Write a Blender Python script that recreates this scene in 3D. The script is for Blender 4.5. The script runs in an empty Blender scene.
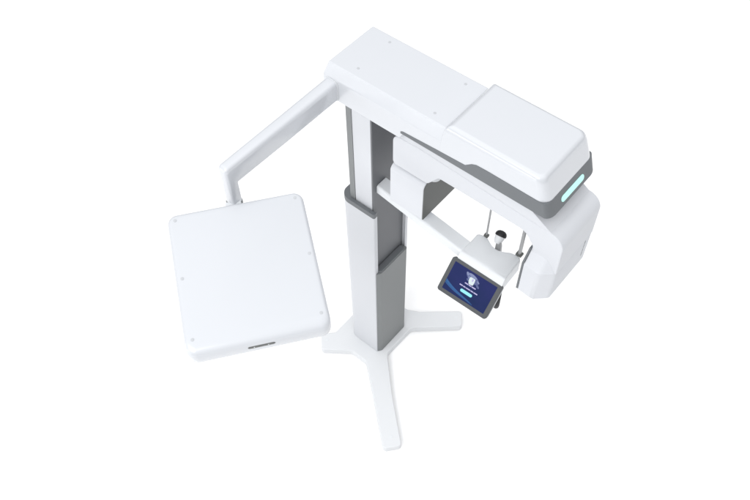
import bpy, bmesh, math, random
from mathutils import Vector, Matrix
random.seed(4)
scene = bpy.context.scene
C = scene.collection

# ------------------------------------------------------------------ materials
def mat(name, col, rough=.35, spec=.5, vary=.02, bump=.0, scale=60., coat=0., emit=None, estr=0., metal=0.):
    m = bpy.data.materials.new(name); m.use_nodes = True
    nt = m.node_tree; b = nt.nodes['Principled BSDF']
    b.inputs['Roughness'].default_value = rough
    b.inputs['Specular IOR Level'].default_value = spec
    b.inputs['Metallic'].default_value = metal
    b.inputs['Coat Weight'].default_value = coat
    b.inputs['Coat Roughness'].default_value = .12
    tc = nt.nodes.new('ShaderNodeTexCoord')
    no = nt.nodes.new('ShaderNodeTexNoise'); no.inputs['Scale'].default_value = scale; no.inputs['Detail'].default_value = 5
    nt.links.new(tc.outputs['Object'], no.inputs['Vector'])
    mp = nt.nodes.new('ShaderNodeMapRange')
    mp.inputs['To Min'].default_value = 1 - vary; mp.inputs['To Max'].default_value = 1 + vary
    nt.links.new(no.outputs['Fac'], mp.inputs['Value'])
    mx = nt.nodes.new('ShaderNodeVectorMath'); mx.operation = 'SCALE'
    mx.inputs[0].default_value = col[:3]
    nt.links.new(mp.outputs['Result'], mx.inputs['Scale'])
    nt.links.new(mx.outputs['Vector'], b.inputs['Base Color'])
    if bump:
        n2 = nt.nodes.new('ShaderNodeTexNoise'); n2.inputs['Scale'].default_value = 900; n2.inputs['Detail'].default_value = 2
        nt.links.new(tc.outputs['Object'], n2.inputs['Vector'])
        bp = nt.nodes.new('ShaderNodeBump'); bp.inputs['Strength'].default_value = bump; bp.inputs['Distance'].default_value = .0006
        nt.links.new(n2.outputs['Fac'], bp.inputs['Height']); nt.links.new(bp.outputs['Normal'], b.inputs['Normal'])
    if emit:
        b.inputs['Emission Color'].default_value = (*emit, 1); b.inputs['Emission Strength'].default_value = estr
    return m

WHITE = mat('white_enamel', (.572, .590, .622), .24, .6, .008, .03, 7, coat=1.0)
PANEL_WHITE = mat('panel_white_dimmed', (.556, .574, .604), .32, .4, .008, .05, 5, coat=.5)  # white lowered a little to offset the stronger key light on the panel
LIFTED_SATIN = mat('satin_white_lifted', (.67, .69, .71), .45, .55, .008, .06, 9, coat=.1)  # albedo raised to make up for shade on chin arm and control unit
GREY = mat('grey_plastic', (.140, .150, .160), .5, .35, .03, .08, 14)
LIFTED_WHITE = mat('white_lifted', (.665, .680, .697), .5, .3, .008, .08, 9)  # raised white: adds brightness the lamps leave out on legs and shaded bite cup
COLUMN_WHITE = mat('pale_column_enamel', (.572, .586, .615), .4, .4, .008, .04, 7)
MATTE = mat('matt_white_plastic', (.592, .607, .638), .45, .25, .008, .06, 9)
TRACK = mat('dark_track_grey', (.135, .140, .150), .5, .35, .03, .06, 9)
GREY_LIGHT = mat('light_grey_plastic', (.205, .215, .218), .5, .35, .02, .05, 14)
GREY_DARK = mat('dark_grey_plastic', (.10, .105, .10), .5, .35, .07, .08, 10)
CAP = mat('screw_cap_plastic', (.475, .49, .51), .45, .4, .02, 0, 40)
BLACK = mat('black_rubber', (.016, .016, .018), .55, .35, .1, .1, 50)
STEEL = mat('brushed_steel', (.36, .365, .37), .42, .5, .04, 0, 80, metal=.3)
BEZEL = mat('tablet_bezel', (.075, .08, .085), .5, .3, .03, .05, 30)
LAMP = mat('teal_status_lamp', (.3, .5, .47), .35, .3, 0, 0, 10, emit=(.50, .92, .84), estr=.56)
TEXTM = mat('screen_lettering', (.02, .02, .02), .5, .1, 0, 0, 10, emit=(.62, .58, .92), estr=.85)
EMBL = mat('screen_emblem', (.02, .02, .02), .5, .1, 0, 0, 10, emit=(.80, .92, .95), estr=.92)
RAYM = mat('screen_emblem_ray', (.02, .02, .02), .5, .1, 0, 0, 10, emit=(.27, .32, .56), estr=.85)
RAYD = mat('screen_emblem_haze', (.02, .02, .02), .5, .1, 0, 0, 10, emit=(.11, .14, .33), estr=.9)
BTN = mat('screen_button', (.02, .02, .02), .5, .1, 0, 0, 10, emit=(.34, .92, 1.0), estr=.95)
WAVE = mat('screen_wave', (.01, .01, .02), .5, .1, 0, 0, 10, emit=(.035, .15, .40), estr=.8)

def screen_mat():
    m = mat('lit_screen', (.005, .005, .008), .5, .05, 0, 0, 10, emit=(.02, .03, .15), estr=1.)
    nt = m.node_tree; b = nt.nodes['Principled BSDF']
    tc = nt.nodes.new('ShaderNodeTexCoord')
    no = nt.nodes.new('ShaderNodeTexNoise'); no.inputs['Scale'].default_value = 9; no.inputs['Detail'].default_value = 3
    nt.links.new(tc.outputs['Object'], no.inputs['Vector'])
    r = nt.nodes.new('ShaderNodeValToRGB')
    r.color_ramp.elements[0].position = .3; r.color_ramp.elements[0].color = (.012, .027, .105, 1)
    r.color_ramp.elements[1].position = .72; r.color_ramp.elements[1].color = (.023, .030, .145, 1)
    nt.links.new(no.outputs['Fac'], r.inputs['Fac'])
    nt.links.new(r.outputs['Color'], b.inputs['Emission Color'])
    return m
SCREEN = screen_mat()

FLOOR = mat('white_seamless_floor', (.95, .95, .95), 1.0, .1, .004, 0, 3)

# ------------------------------------------------------------------ helpers
def obj(name, bm, m, parent=None, bevel=0., seg=3, ang=28, smooth=38):
    bmesh.ops.remove_doubles(bm, verts=bm.verts, dist=1e-6)
    bmesh.ops.recalc_face_normals(bm, faces=bm.faces)
    me = bpy.data.meshes.new(name); bm.to_mesh(me); bm.free()
    me.materials.append(m)
    for p in me.polygons: p.use_smooth = True
    me.set_sharp_from_angle(angle=math.radians(smooth))
    o = bpy.data.objects.new(name, me); C.objects.link(o)
    if parent: o.parent = parent
    if bevel:
        b = o.modifiers.new('edge', 'BEVEL'); b.width = bevel; b.segments = seg
        b.limit_method = 'ANGLE'; b.angle_limit = math.radians(ang); b.use_clamp_overlap = True
        w = o.modifiers.new('normals', 'WEIGHTED_NORMAL'); w.keep_sharp = False; w.weight = 80
    return o

def rpoly(pts, rad, n=6):
    """polygon with rounded corners; rad is one radius or one per corner"""
    out = []; N = len(pts)
    if not hasattr(rad, '__len__'): rad = [rad] * N
    for i in range(N):
        p = Vector(pts[i]); a = Vector(pts[i - 1]) - p; b = Vector(pts[(i + 1) % N]) - p; r = rad[i]
        if r <= 0: out.append(tuple(p)); continue
        la, lb = a.length, b.length; a.normalize(); b.normalize()
        th = a.angle(b)
        if th > math.pi - .05: out.append(tuple(p)); continue
        t = min(r / math.tan(th / 2), la * .49, lb * .49); r2 = t * math.tan(th / 2)
        c = p + (a + b).normalized() * (r2 / math.sin(th / 2))
        s = p + a * t - c; e = p + b * t - c
        a0 = math.atan2(s.y, s.x); d = math.atan2(e.y, e.x) - a0
        while d > math.pi: d -= 2 * math.pi
        while d < -math.pi: d += 2 * math.pi
        for k in range(n + 1):
            q = a0 + d * k / n; out.append((c.x + r2 * math.cos(q), c.y + r2 * math.sin(q)))
    return out

def loft(rings, bm=None, cap=True):
    bm = bm or bmesh.new()
    vs = [[bm.verts.new(p) for p in r] for r in rings]; n = len(vs[0])
    for a, b in zip(vs, vs[1:]):
        for i in range(n): bm.faces.new((a[i], a[(i + 1) % n], b[(i + 1) % n], b[i]))
    if cap: bm.faces.new(vs[0]); bm.faces.new(vs[-1])
    return bm

def prism_z(poly, z0, z1, bm=None): return loft([[(x, y, z0) for x, y in poly], [(x, y, z1) for x, y in poly]], bm)
def prism_y(poly, y0, y1, bm=None): return loft([[(x, y0, z) for x, z in poly], [(x, y1, z) for x, z in poly]], bm)
def prism_x(poly, x0, x1, bm=None): return loft([[(x0, y, z) for y, z in poly], [(x1, y, z) for y, z in poly]], bm)
def rect(x0, x1, y0, y1): return [(x0, y0), (x1, y0), (x1, y1), (x0, y1)]
def box(x0, x1, y0, y1, z0, z1, bm=None): return prism_z(rect(x0, x1, y0, y1), z0, z1, bm)

def disc(c, r, h, normal=(0, 0, 1), n=20, bm=None, dome=.0):
    bm = bm or bmesh.new()
    q = Vector((0, 0, 1)).rotation_difference(Vector(normal)).to_matrix()
    rings = []
    for rr, z in ((r, -h * .2), (r, h * .75), (r * .86, h)):
        rings.append([Vector(c) + q @ Vector((rr * math.cos(2 * math.pi * k / n), rr * math.sin(2 * math.pi * k / n), z)) for k in range(n)])
    return loft(rings, bm)

def lathe(c, prof, axis=(0, 0, 1), n=28):
    q = Vector((0, 0, 1)).rotation_difference(Vector(axis)).to_matrix()
    return loft([[Vector(c) + q @ Vector((r * math.cos(2 * math.pi * k / n), r * math.sin(2 * math.pi * k / n), z)) for k in range(n)] for r, z in prof])

def sweep(path, sec, ups):
    """sweep a closed section (list of (a,b)) along a path; a runs along cross(t, up), b along up"""
    rings = []; path = [Vector(p) for p in path]
    for i, p in enumerate(path):
        t = (path[min(i + 1, len(path) - 1)] - path[max(i - 1, 0)]).normalized()
        u = Vector(ups[i]) if isinstance(ups, list) else Vector(ups)
        s = t.cross(u).normalized(); u = s.cross(t).normalized()
        rings.append([p + s * a + u * b for a, b in sec])
    return loft(rings)

def circ(r, n=16): return [(r * math.cos(2 * math.pi * k / n), r * math.sin(2 * math.pi * k / n)) for k in range(n)]

# ------------------------------------------------------------------ the setting
bm = bmesh.new()
S = 40
bm.faces.new([bm.verts.new(p) for p in ((-S, -S, 0), (S, -S, 0), (S, S, 0), (-S, S, 0))])
fl = obj('floor', bm, FLOOR); fl['kind'] = 'structure'

# ------------------------------------------------------------------ the machine
M = bpy.data.objects.new('dental_scanner', None); C.objects.link(M)
M.empty_display_size = .2
M['label'] = 'white and grey dental X-ray scanner with overhead arm, square side panel and tilted touch screen'
M['category'] = 'medical scanner'

# --- foot plate
foot = [(.084, -.223), (.257, -.365), (.511, -.579), (.580, -.499), (.344, -.293), (.147, -.100), (.151, .125),
        (.385, .333), (.320, .422), (.121, .253), (.05, .215), (-.15, .215), (-.188, .165), (-.188, -.193), (-.250, -.255), (-.173, -.334), (-.027, -.223)]
frad = [.05, 0, .022, .022, 0, .05, .05, .022, .022, .04, .04, .03, .03, .02, .018, .018, .05]
fb = obj('base', prism_z(rpoly(foot, frad), .003, .052), LIFTED_WHITE, M, .006, 3)
for x, y in ((.50, -.495), (.318, .362), (-.19, -.262)):
    obj('screw_cap', disc((x, y, .052), .010, .0012), LIFTED_SATIN, fb)

# --- lower column: a U-shaped white sleeve open to the front
so, sa, sb, th = .1325, -.1175, .0944, .019
# U outline: outer then inner
Uo = rpoly([(sb, so), (sa, so), (sa, -so), (sb, -so)], [.006, .052, .052, .006], 12)
Ui = rpoly([(sb, -so + th), (-.0695, -so + th), (-.0695, so - th), (sb, so - th)], [.004, .012, .012, .004], 8)
def u_prism(o_, i_, z0, z1): return prism_z(o_ + i_, z0, z1)
low = obj('lower_column', u_prism(Uo, Ui, .0525, 1.357), COLUMN_WHITE, M, .0012, 2)
Ri = rpoly([(sb - .002, -.1145), (-.0688, -.1145), (-.0688, .1145), (sb - .002, .1145)], [.008, .016, .016, .008], 10)
Ro = rpoly([(sb + .001, so + .001), (sa - .001, so + .001), (sa - .001, -so - .001), (sb + .001, -so - .001)], [.0105, .053, .053, .0105], 12)
obj('rim', u_prism(Ro, Ri, 1.3572, 1.387), GREY, low, .004, 3)
# grey lower front panel with chamfered near edge, stepped at its top
pp = [(.0755, -.1125), (.0949, -.1125), (.0949, -.1265), (.0985, -.126), (.1125, -.106), (.1125, .104), (.106, .1125), (.0755, .1125)]
fp = obj('front_panel', prism_z(pp, .0530, .884), GREY_LIGHT, low, .002, 2)
obj('panel_lip', prism_z([(.0757, -.1105), (.0962, -.1105), (.1095, -.1), (.1095, .082), (.100, .092), (.0757, .092)], .8842, .897), GREY, fp, .002, 2)

# --- upper column, sliding in the sleeve
up = obj('upper_column', box(-.035, .066, -.1115, .1115, .30, 2.0345), COLUMN_WHITE, M, .002, 2)
obj('front_track_panel', box(.0665, .0745, -.1115, .1115, .30, 2.0345), TRACK, up, .0015, 2)
obj('back_panel', prism_z(rpoly([(-.0355, -.1135), (-.0355, .1135), (-.0675, .1135), (-.0675, -.1135)], [0, 0, .003, .003]), .30, 2.0345), GREY_LIGHT, up)

# --- overhead arm (beam)
def ring_z(x0, x1, yw, z, r): return [(x, y, z) for x, y in rpoly(rect(x0, x1, -yw, yw), r, 4)]
bprof = [(2.0355, 0), (2.146, 0), (2.1995, .022)]
bm = bmesh.new()
xs = (-.137, .268)
# outline in side view for the side faces: full depth behind, raised underside in front
def beam_section(x, zb, dx=0):
    return [(x, -.158, zb), (x, -.158, 2.146), (x + dx, -.135, 2.2), (x + dx, .135, 2.2), (x, .158, 2.146), (x, .158, zb)]
loft([beam_section(-.135, 2.0355, .014), beam_section(.255, 2.0355), beam_section(.275, 2.0725), beam_section(.4525, 2.0725)], bm)
beam = obj('overhead_arm', bm, WHITE, M, .004, 3, 20)
for x, y in ((-.005, .101), (-.003, -.094), (.371, .097), (.374, -.099)):
    obj('screw_cap', disc((x, y, 2.2), .0058, .0008), CAP, beam)

# --- hood over the front of the arm
hz = [(2.0735, .446, .890, .1583, .03), (2.098, .446, .900, .1582, .03), (2.136, .446, .9125, .1575, .04), (2.205, .4555, .8845, .1545, .036), (2.2165, .460, .879, .1515, .035), (2.2260, .468, .872, .1455, .03), (2.2315, .480, .863, .1365, .024), (2.2322, .487, .857, .130, .02)]
rings = []
for z, x0, x1, w, r in hz:
    rings.append([(x, y, z) for x, y in rpoly(rect(x0, x1, -w, w), [.006, r, r, .006], 7)])
hood = obj('hood', loft(rings), WHITE, M, .004, 3, 20)

# --- grey tray under the hood: thin lip that steps up to a broad band round the front
def tray():
    bm = bmesh.new()
    w = .1595
    # near and far side strips as prisms with stepped top outline, front band as lofted wrap
    top = [(.262, 2.0775), (.272, 2.083), (.45, 2.0945), (.565, 2.1005), (.592, 2.124), (.612, 2.1335), (.66, 2.1355)]
    n = []
    # walk the outline from near-left to front to far-left; every station has bottom and top point, plus inset
    st = []
    for x, z in top: st.append(((x, -w), z))
    zt = 2.1345
    fr = rpoly([(.66, -w), (1.0, -w), (1.0, w), (.66, w)], [0, .045, .045, 0], 10)[1:-1]
    xf_b, xf_t = .9375, .9140
    for x, y in fr: st.append(((x, y), zt))
    for x, z in reversed(top): st.append(((x, w), z))
    vb, vt, vi, vo = [], [], [], []
    for (x, y), z in st:
        k = max(0, (x - .85) / .15)
        xb = x + (xf_b - 1.0) * k; xt = x + (xf_t - 1.0) * k
        if z < 2.13: xt = xb = x
        vb.append(bm.verts.new((xb, y, 2.0685))); vt.append(bm.verts.new((xt, y, z)))
        s = .03 if x > .8 else 0
        iy = math.copysign(max(abs(y) - .012, 0), y)
        vi.append(bm.verts.new((xt - .012 * k, iy, z + .0005)))
    N = len(st)
    for i in range(N - 1):
        bm.faces.new((vb[i], vb[i + 1], vt[i + 1], vt[i])); bm.faces.new((vt[i], vt[i + 1], vi[i + 1], vi[i]))
    bm.faces.new((vb[0], vt[0], vi[0])); bm.faces.new((vb[-1], vt[-1], vi[-1]))
    bm.faces.new(vb)
    return bm
band = obj('grey_tray', tray(), GREY, hood, 0, smooth=30)
# status lamp on the sloping front of the tray
def capsule2(w, h, n=10):
    r = h / 2; o = []
    for k in range(n + 1): a = -math.pi / 2 + math.pi * k / n; o.append((w / 2 - r + r * math.cos(a), r * math.sin(a)))
    for k in range(n + 1): a = math.pi / 2 + math.pi * k / n; o.append((-w / 2 + r + r * math.cos(a), r * math.sin(a)))
    return o
def frame_from(o, ex, ey):
    ex = Vector(ex).normalized(); ez = ex.cross(Vector(ey)).normalized(); ey = ez.cross(ex)
    return Matrix(((ex.x, ey.x, ez.x, o[0]), (ex.y, ey.y, ez.y, o[1]), (ex.z, ey.z, ez.z, o[2]), (0, 0, 0, 1)))
def plate(poly, F, z0, z1, bm=None): return loft([[F @ Vector((x, y, z0)) for x, y in poly], [F @ Vector((x, y, z1)) for x, y in poly]], bm)
Ff = frame_from((.9268, .0, 2.0985), (0, 1, 0), (.9140 - .9375, 0, 2.1345 - 2.0685))
obj('status_lamp', plate(capsule2(.150, .027), Ff, -.002, .0022), LAMP, band, .0008, 2)

# --- long side arm with its mitred elbow and drop post
ax, az, ah, yc, h2 = -.088, 2.0885, .052, -.737, .024
def sec_r(w, r): return rpoly(rect(-w, w, -ah, ah), r, 6)
rings = [[(ax - .002 + a, -.1582, az + b) for a, b in sec_r(.031, .020)],
         [(ax + a, -.45, az + b) for a, b in sec_r(.029, .019)],
         ]
for k in range(8):                      # corner rounded on the outside, sharp inside
    q = math.radians(90 * k / 7)
    rings.append([(ax + a, yc - b * h2 / ah + .020 * (b + ah) / (2 * ah) * (1 - math.sin(q)), az + b - .020 * (b + ah) / (2 * ah) * (1 - math.cos(q))) for a, b in sec_r(.026, .018)])
rings.append([(ax + a * .96, yc - b * h2 / ah, 1.938) for a, b in sec_r(.026, .018)])
arm = obj('side_arm', loft(rings), WHITE, M, 0, smooth=50)
obj('collar', prism_y(rpoly(rect(ax - .036, ax + .032, az - .0535, az + .0535), .022, 6), -.1612, -.1584), LIFTED_SATIN, arm)
obj('post_collar', prism_z(rpoly(rect(ax - .0272, ax + .0272, yc - .026, yc + .026), .013, 5), 1.918, 1.9376), GREY_LIGHT, arm, .002, 2)
obj('bracket', prism_z(rpoly(rect(ax - .024, ax + .024, yc - .022, yc + .022), .008, 4), 1.885, 1.9218), LIFTED_SATIN, arm, .004, 2)

Fb = Matrix.Translation((-.070, -.757, 0)) @ Matrix.Rotation(math.radians(53.4), 4, 'Z')
obj('hinge_block', plate(rect(-.03, .03, -.022, .014), Fb, 1.890, 1.948), LIFTED_SATIN, arm, .003, 2)

# --- flat detector panel carried by the post
o = Vector((-.1900, -.9770, 1.995))
rz, rx = math.radians(53.4), math.radians(9.67)
Fp = Matrix.Translation(o) @ Matrix.Rotation(rz, 4, 'Z') @ Matrix.Rotation(rx, 4, 'X')
PW, PH = .5095, .5610
def pring(ins, z, r, insn=None):
    insn = ins if insn is None else insn
    return [Fp @ Vector((x, y, z)) for x, y in rpoly([(ins, -PH + insn), (PW - ins, -PH + insn), (PW - ins, -ins), (ins, -ins)], r, 10)]
rings = [pring(.010, -.084, .030), pring(.002, -.082, .037), pring(0, -.076, .039), pring(0, -.022, .039, 0), pring(.001, -.013, .038, .007),
         pring(.004, -.006, .034, .019), pring(.009, -.0018, .030, .034), pring(.014, 0, .026, .046)]
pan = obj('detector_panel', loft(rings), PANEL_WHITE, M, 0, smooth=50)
def plocal(u, v):   # fractions across and down the panel
    return Fp @ Vector((u * PW, -v * PH, 0))
nrm = (Fp.to_3x3() @ Vector((0, 0, 1)))
for u, v in ((.060, .05), (.94, .05), (.052, .475), (.955, .475), (.06, .895), (.945, .895)):
    obj('screw_cap', disc(plocal(u, v), .0062, .0011, nrm), CAP, pan)
# dark slot with two indicator dots in the near side
Fs = Fp @ frame_from((PW * .505, -PH - .0004, -.036), (1, 0, 0), (0, 0, 1))
sl = obj('indicator_slot', plate(capsule2(.096, .017), Fs, -.002, .0014), GREY_DARK, pan, .0006, 2)
for dx in (-.026, .024):
    obj('indicator_dot', plate(circ(.0024, 12), Fs @ Matrix.Translation((dx, 0, 0)), .0012, .002), LIFTED_SATIN, sl)
# --- rotating arm under the hood
bw = .135
prof = [(.204, 1.835), (.204, 2.006), (.34, 2.012), (.86, 1.982), (1.006, 1.972), (1.0088, 1.765), (.889, 1.765), (.889, 1.850), (.845, 1.908), (.44, 1.908), (.385, 1.835)]
prad = [.022, .040, .03, 0, .062, 0, 0, .03, .06, .02, .02]
rot = obj('rotating_arm', prism_y(rpoly(prof, prad, 9), -bw, bw), MATTE, M, .005, 3, 25)
hb = rpoly([(.238, 1.995), (.955, 1.966), (.955, 1.9705), (.80, 2.066), (.285, 2.066), (.266, 2.0335), (.238, 2.0335)], [0, 0, .2, .06, 0, 0, 0], 8)
obj('turntable', prism_y(hb, -.1325, .1325), MATTE, rot, .002, 2, 25)

# tube head at the column end
hy = .142
head = obj('tube_head', prism_x(rpoly([(-hy, 1.593), (hy, 1.593), (hy, 1.822), (-hy, 1.822)], [.006, .006, .032, .032], 8), .197, .3735), MATTE, rot, .004, 3)
hc = obj('tube_window_cover', prism_x(rpoly([(-hy + .001, 1.594), (hy - .001, 1.594), (hy - .001, 1.834), (-.102, 1.834), (-hy + .001, 1.80)], [.005, .005, .01, .02, .03], 8), .3738, .3775), GREY_DARK, head, .001, 2)
obj('head_neck', lathe((.375, -.072, 1.815), [(.03, 0), (.03, .05), (.022, .075)]), LIFTED_SATIN, rot, .004, 2)

# sensor head at the far end
splan = [(.886, -.173), (.957, -.178), (1.003, -.136), (1.008, -.126), (1.008, .126), (1.003, .136), (.957, .178), (.886, .173)]
def inset(poly, d):
    cx = sum(p[0] for p in poly) / len(poly); cy = sum(p[1] for p in poly) / len(poly)
    return [(x - math.copysign(min(d, abs(x - cx)), x - cx), y - math.copysign(min(d, abs(y - cy)), y - cy)) for x, y in poly]
sr = [.006, .034, .03, .01, .01, .03, .034, .006]
R0 = rpoly(splan, sr, 6)
def yin(poly, ym):   # pull the plan in to half-width ym
    k = ym / .178
    return [(x if x < .95 else min(x, 1.0045), y * k) for x, y in poly]
rings = [[(x, y, z) for x, y in q] for q, z in ((inset(R0, .006), 1.588), (R0, 1.596), (R0, 1.770), (yin(R0, .1695), 1.7755), (yin(R0, .1655), 1.781), (yin(R0, .130), 1.834))]
sen = obj('sensor_head', loft(rings), MATTE, rot, 0, smooth=35)
obj('sensor_window', prism_x(rpoly([(-.172, 1.592), (.172, 1.592), (.172, 1.772), (.134, 1.83), (-.134, 1.83), (-.172, 1.772)], .004, 3), .8775, .8858), GREY, sen, .0015, 2)
# small vertical lettering on the outer face, too small to read in the photograph
for z, h in ((1.742, .020), (1.716, .022), (1.690, .018), (1.664, .024)):
    obj('lettering', box(1.0072, 1.0086, .086, .0905, z - h / 2, z + h / 2), GREY, sen)

# --- chin rest arm from the column, control unit, screen
cz = 1.547
a0, a1 = Vector((.0752, -.089)), Vector((.62, -.143))
wd = .068
bm = bmesh.new()
secx = rpoly([(0, cz - .052), (0, cz), (wd, cz), (wd, cz - .052)], [.008, .012, .004, .008], 6)
loft([[(a.x, a.y + u, z) for u, z in secx] for a in (a0, a1)], bm)
chin = obj('chin_rest_arm', bm, LIFTED_SATIN, M, .002, 2, 60)

front = -.158
# control unit: plan with a hollow for the patient's neck; front edge well rounded
back = [(.806, -.020), (.797, -.009), (.78, -.006), (.755, -.012), (.735, -.024), (.712, -.034), (.69, -.036), (.668, -.032), (.648, -.022), (.632, -.012), (.61, -.010), (.592, -.016), (.585, -.024)]
def unit_ring(yf, z, d, fr=.012):
    b = [(x - math.copysign(d, x - .696), y - d) for x, y in back]
    return [(x, y, z) for x, y in b] + [(.586 + d, -.07, z), (.584 + d, yf, z), (.70, yf, z), (.811 - d, yf, z), (.808 - d, -.07, z)]
rings = [unit_ring(-.135, 1.452, .014), unit_ring(-.150, 1.458, .006), unit_ring(front, 1.475, 0), unit_ring(front, 1.518, 0)]
for k in range(1, 7):
    a = math.radians(90 * k / 6)
    rings.append(unit_ring(front + .034 * (1 - math.cos(a)), 1.518 + .034 * math.sin(a), .007 * max(0, (k - 3) / 3) ** 2))
unit = obj('control_unit', loft(rings), LIFTED_SATIN, M, 0, smooth=48)

# temple rods
for x, y, r, tz in ((.622, -.006, .0042, 1.83), (.786, .002, .0078, 1.83)):
    rd = obj('temple_rod', lathe((x, y, 1.556), [(r, 0), (r, tz - 1.556), (r * .6, tz - 1.554)], n=14), STEEL, unit)
    obj('clamp', box(x - r - .006, x + r + .006, y - r - .004, y + r + .004, 1.549, 1.561), GREY_DARK, rd, .002, 2)
# bite holder: grey stem, white cup, black cap
tilt = Vector((-.08, .74, .64)).normalized()
capc = Vector((.678, .012, 1.578))
bs = obj('bite_stem', loft([[(.690 + a * k + dx, -.012 + b * k + dy, z) for a, b in rpoly(rect(-.011, .011, -.008, .008), .004, 3)] for z, k, dx, dy in ((1.50, 1.3, .002, 0), (1.545, 1.15, .0, .002), (1.57, .9, -.005, .006))]), STEEL, unit)
bc = obj('bite_cup', lathe(capc - tilt * .034, [(.011, 0), (.015, .006), (.0190, .016), (.0212, .027), (.0215, .0338)], tilt), LIFTED_WHITE, bs)
obj('bite_cap', lathe(capc, [(.0245, 0), (.0255, .004), (.0245, .011), (.0205, .018), (.0125, .0235), (.0008, .0255)], tilt), BLACK, bc)

# hand grip under the right end of the unit
gp = []
for k in range(13):
    a = math.radians(-75 + 150 * k / 12)
    gp.append((.798 + .014 * math.cos(a), -.150 - .026 * math.cos(a), 1.420 + .060 * math.sin(a)))
obj('hand_grip', sweep(gp, circ(.0140, 14), (1, 0, .05)), BLACK, unit)

# touch screen tablet
Ft = Matrix.Translation((.5640, -.1600, 1.5205)) @ Matrix.Rotation(math.radians(.8), 4, 'Z') @ Matrix.Rotation(math.radians(47.5), 4, 'X')
TW, TH = .2535, .1665
body = rpoly(rect(0, TW, -TH, 0), .0125, 8)
tab = obj('touch_screen', plate(body, Ft, -.0165, 0), BEZEL, M, .002, 3)
obj('back_shell', plate(rpoly(rect(.003, TW + .0012, -TH + .006, -.004), .012, 6), Ft, -.024, -.0168), LIFTED_SATIN, tab, .003, 2)
obj('screen_hinge', box(.64, .75, -.176, -.158, 1.453, 1.463), LIFTED_SATIN, tab, .004, 2)
SX0, SX1, SY0, SY1 = .0195, TW - .0195, -TH + .0185, -.0155
sc = obj('display', plate(rect(SX0, SX1, SY0, SY1), Ft, -.001, .0007), SCREEN, tab)
def ui(u, v): return Vector((u * TW, -v * TH, 0))
zl = .0007
# pale wave lines in the lower left of the picture
def wave(v0, v1, th, name='screen_wave', z=.0003):
    top, bot = [], []
    for k in range(25):
        f = k / 24; u = .082 + f * .60
        v = v0 + (v1 - v0) * (f ** .75) + .012 * math.sin(f * 5)
        t = th * (1 - f) ** .8 + .002
        v = min(v, .885)
        top.append((u * TW, -(v - t) * TH)); bot.append((u * TW, -min(v + t, .886) * TH))
    return obj(name, plate(top + bot[::-1], Ft, zl - .0002, zl + z), WAVE, sc)
wave(.64, .86, .035); wave(.70, .875, .010, z=.0004)
# button
obj('button', plate([(x + .4975 * TW, y - .663 * TH) for x, y in capsule2(.235 * TW, .082 * TH)], Ft, zl, zl + .0004), BTN, sc)
# two lines of lettering, too small to read in the photograph: word-long strokes
def line(u0, u1, v, h, words, name='text_line'):
    bm = bmesh.new(); tot = sum(words) + .16 * (len(words) - 1); x = u0
    for i, w in enumerate(words):
        x1 = x + (u1 - u0) * w / tot
        plate([(px * TW, -py * TH) for px, py in ((x, v - h / 2), (x1, v - h / 2), (x1, v + h / 2), (x, v + h / 2))], Ft, zl, zl + .0004, bm)
        x = x1 + (u1 - u0) * .16 / tot
    return obj(name, bm, TEXTM, sc)
line(.395, .612, .445, .030, [1.2, .9, 1.4])
line(.325, .682, .548, .030, [1.1, .8, 1.5, .9, 1.3])
# emblem: a white rounded shield with a dark eye and pale rays sweeping round it
em = obj('emblem', plate([(x * 1.1 + .487 * TW, y * 1.1 - .315 * TH) for x, y in rpoly([(-.0125, .0125), (.011, .0125), (.0125, -.001), (.012, -.0145), (-.006, -.0165), (-.0125, -.004)], .004, 5)], Ft, zl, zl + .0005), EMBL, sc)
obj('emblem_eye', plate([(x * .8 + .499 * TW, y * 1.4 - .288 * TH) for x, y in circ(.0048, 14)], Ft, zl + .0004, zl + .0008), TEXTM, em)
for u, v, a, b, rot_, m in ((.405, .235, .062, .030, -38, RAYD), (.37, .20, .030, .016, -40, RAYM), (.47, .19, .070, .022, -8, RAYM), (.545, .215, .050, .018, -24, RAYD), (.565, .30, .050, .030, 20, RAYD),
                            (.43, .285, .032, .016, -46, RAYM), (.62, .365, .034, .016, -30, RAYD), (.595, .26, .024, .010, -20, RAYM), (.41, .34, .022, .012, -40, RAYD)):
    c_, s_ = math.cos(math.radians(rot_)), math.sin(math.radians(rot_))
    zz = zl + (.00012 if m is RAYD else .00022)
    obj('emblem_ray', plate([((a * 1.2 * x * c_ - b * 1.2 * y * s_) * TW + u * TW, (a * 1.2 * x * s_ + b * 1.2 * y * c_) * TW - v * TH) for x, y in circ(1, 18)], Ft, zl - .0002, zz), m, em)

# ------------------------------------------------------------------ light
w = bpy.data.worlds.new('World'); scene.world = w; w.use_nodes = True
nt = w.node_tree; bg = nt.nodes['Background']
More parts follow.
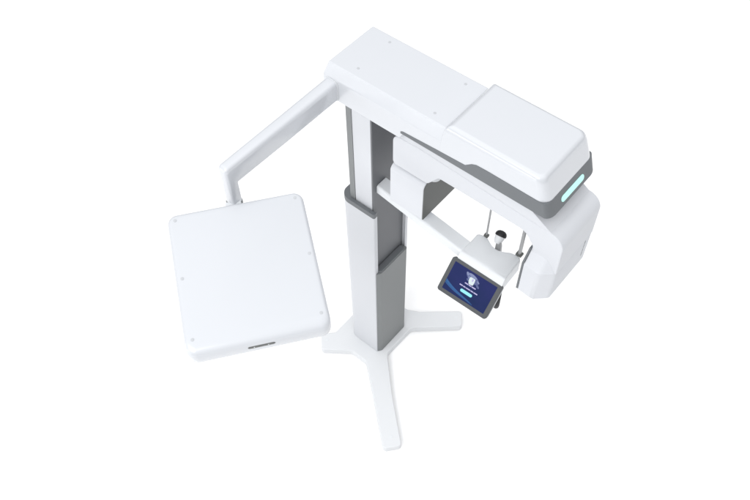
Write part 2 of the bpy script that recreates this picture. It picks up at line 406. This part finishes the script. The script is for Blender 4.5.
# white studio dome, brighter overhead than at the horizon
tc = nt.nodes.new('ShaderNodeTexCoord'); sx = nt.nodes.new('ShaderNodeSeparateXYZ')
nt.links.new(tc.outputs['Generated'], sx.inputs['Vector'])
cl = nt.nodes.new('ShaderNodeMath'); cl.operation = 'MAXIMUM'; cl.inputs[1].default_value = 0
nt.links.new(sx.outputs['Z'], cl.inputs[0])
pw = nt.nodes.new('ShaderNodeMath'); pw.operation = 'POWER'; pw.inputs[1].default_value = 1.5
nt.links.new(cl.outputs[0], pw.inputs[0])
ma = nt.nodes.new('ShaderNodeMath'); ma.operation = 'MULTIPLY_ADD'; ma.inputs[1].default_value = 1.75; ma.inputs[2].default_value = .12
nt.links.new(pw.outputs[0], ma.inputs[0]); nt.links.new(ma.outputs[0], bg.inputs['Strength'])
bg.inputs['Color'].default_value = (.985, .99, 1.0, 1)
def area(name, loc, target, size, power, col=(1, 1, 1)):
    l = bpy.data.lights.new(name, 'AREA'); l.shape = 'RECTANGLE'; l.size, l.size_y = size; l.energy = power; l.color = col
    o = bpy.data.objects.new(name, l); C.objects.link(o); o.location = loc
    o.rotation_euler = (Vector(target) - Vector(loc)).to_track_quat('-Z', 'Y').to_euler()
area('key_softbox', (1.0, -7.2, 8.9), (.1, -.2, 1.7), (6, 5), 480)
area('added_bevel_strip', (-3.2, -8.4, 2.6), (.2, -.15, 2.1), (8, 1.4), 150)  # added strip light out of view, reflected to brighten the bevels

# ------------------------------------------------------------------ camera (solved from the photograph)
yaw, pit, rol = math.radians(40.9693), math.radians(-54.6791), math.radians(-1.2561)
f = Vector((-math.sin(yaw) * math.cos(pit), math.cos(yaw) * math.cos(pit), math.sin(pit)))
rt = Vector((math.cos(yaw), math.sin(yaw), 0)); upv = rt.cross(f)
r2 = rt * math.cos(rol) + upv * math.sin(rol); u2 = -rt * math.sin(rol) + upv * math.cos(rol)
cd = bpy.data.cameras.new('camera'); cam = bpy.data.objects.new('camera', cd); C.objects.link(cam)
cam.matrix_world = Matrix(((r2.x, u2.x, -f.x, 1.5769), (r2.y, u2.y, -f.y, -1.8377), (r2.z, u2.z, -f.z, 4.2993), (0, 0, 0, 1)))
cd.sensor_width = 36; cd.lens = 792.77 / 750 * 36; cd.clip_start = .05; cd.clip_end = 300
scene.camera = cam
vs = scene.view_settings
vs.view_transform = 'Standard'; vs.look = 'None'; vs.exposure = 0; vs.gamma = 1; vs.use_curve_mapping = False
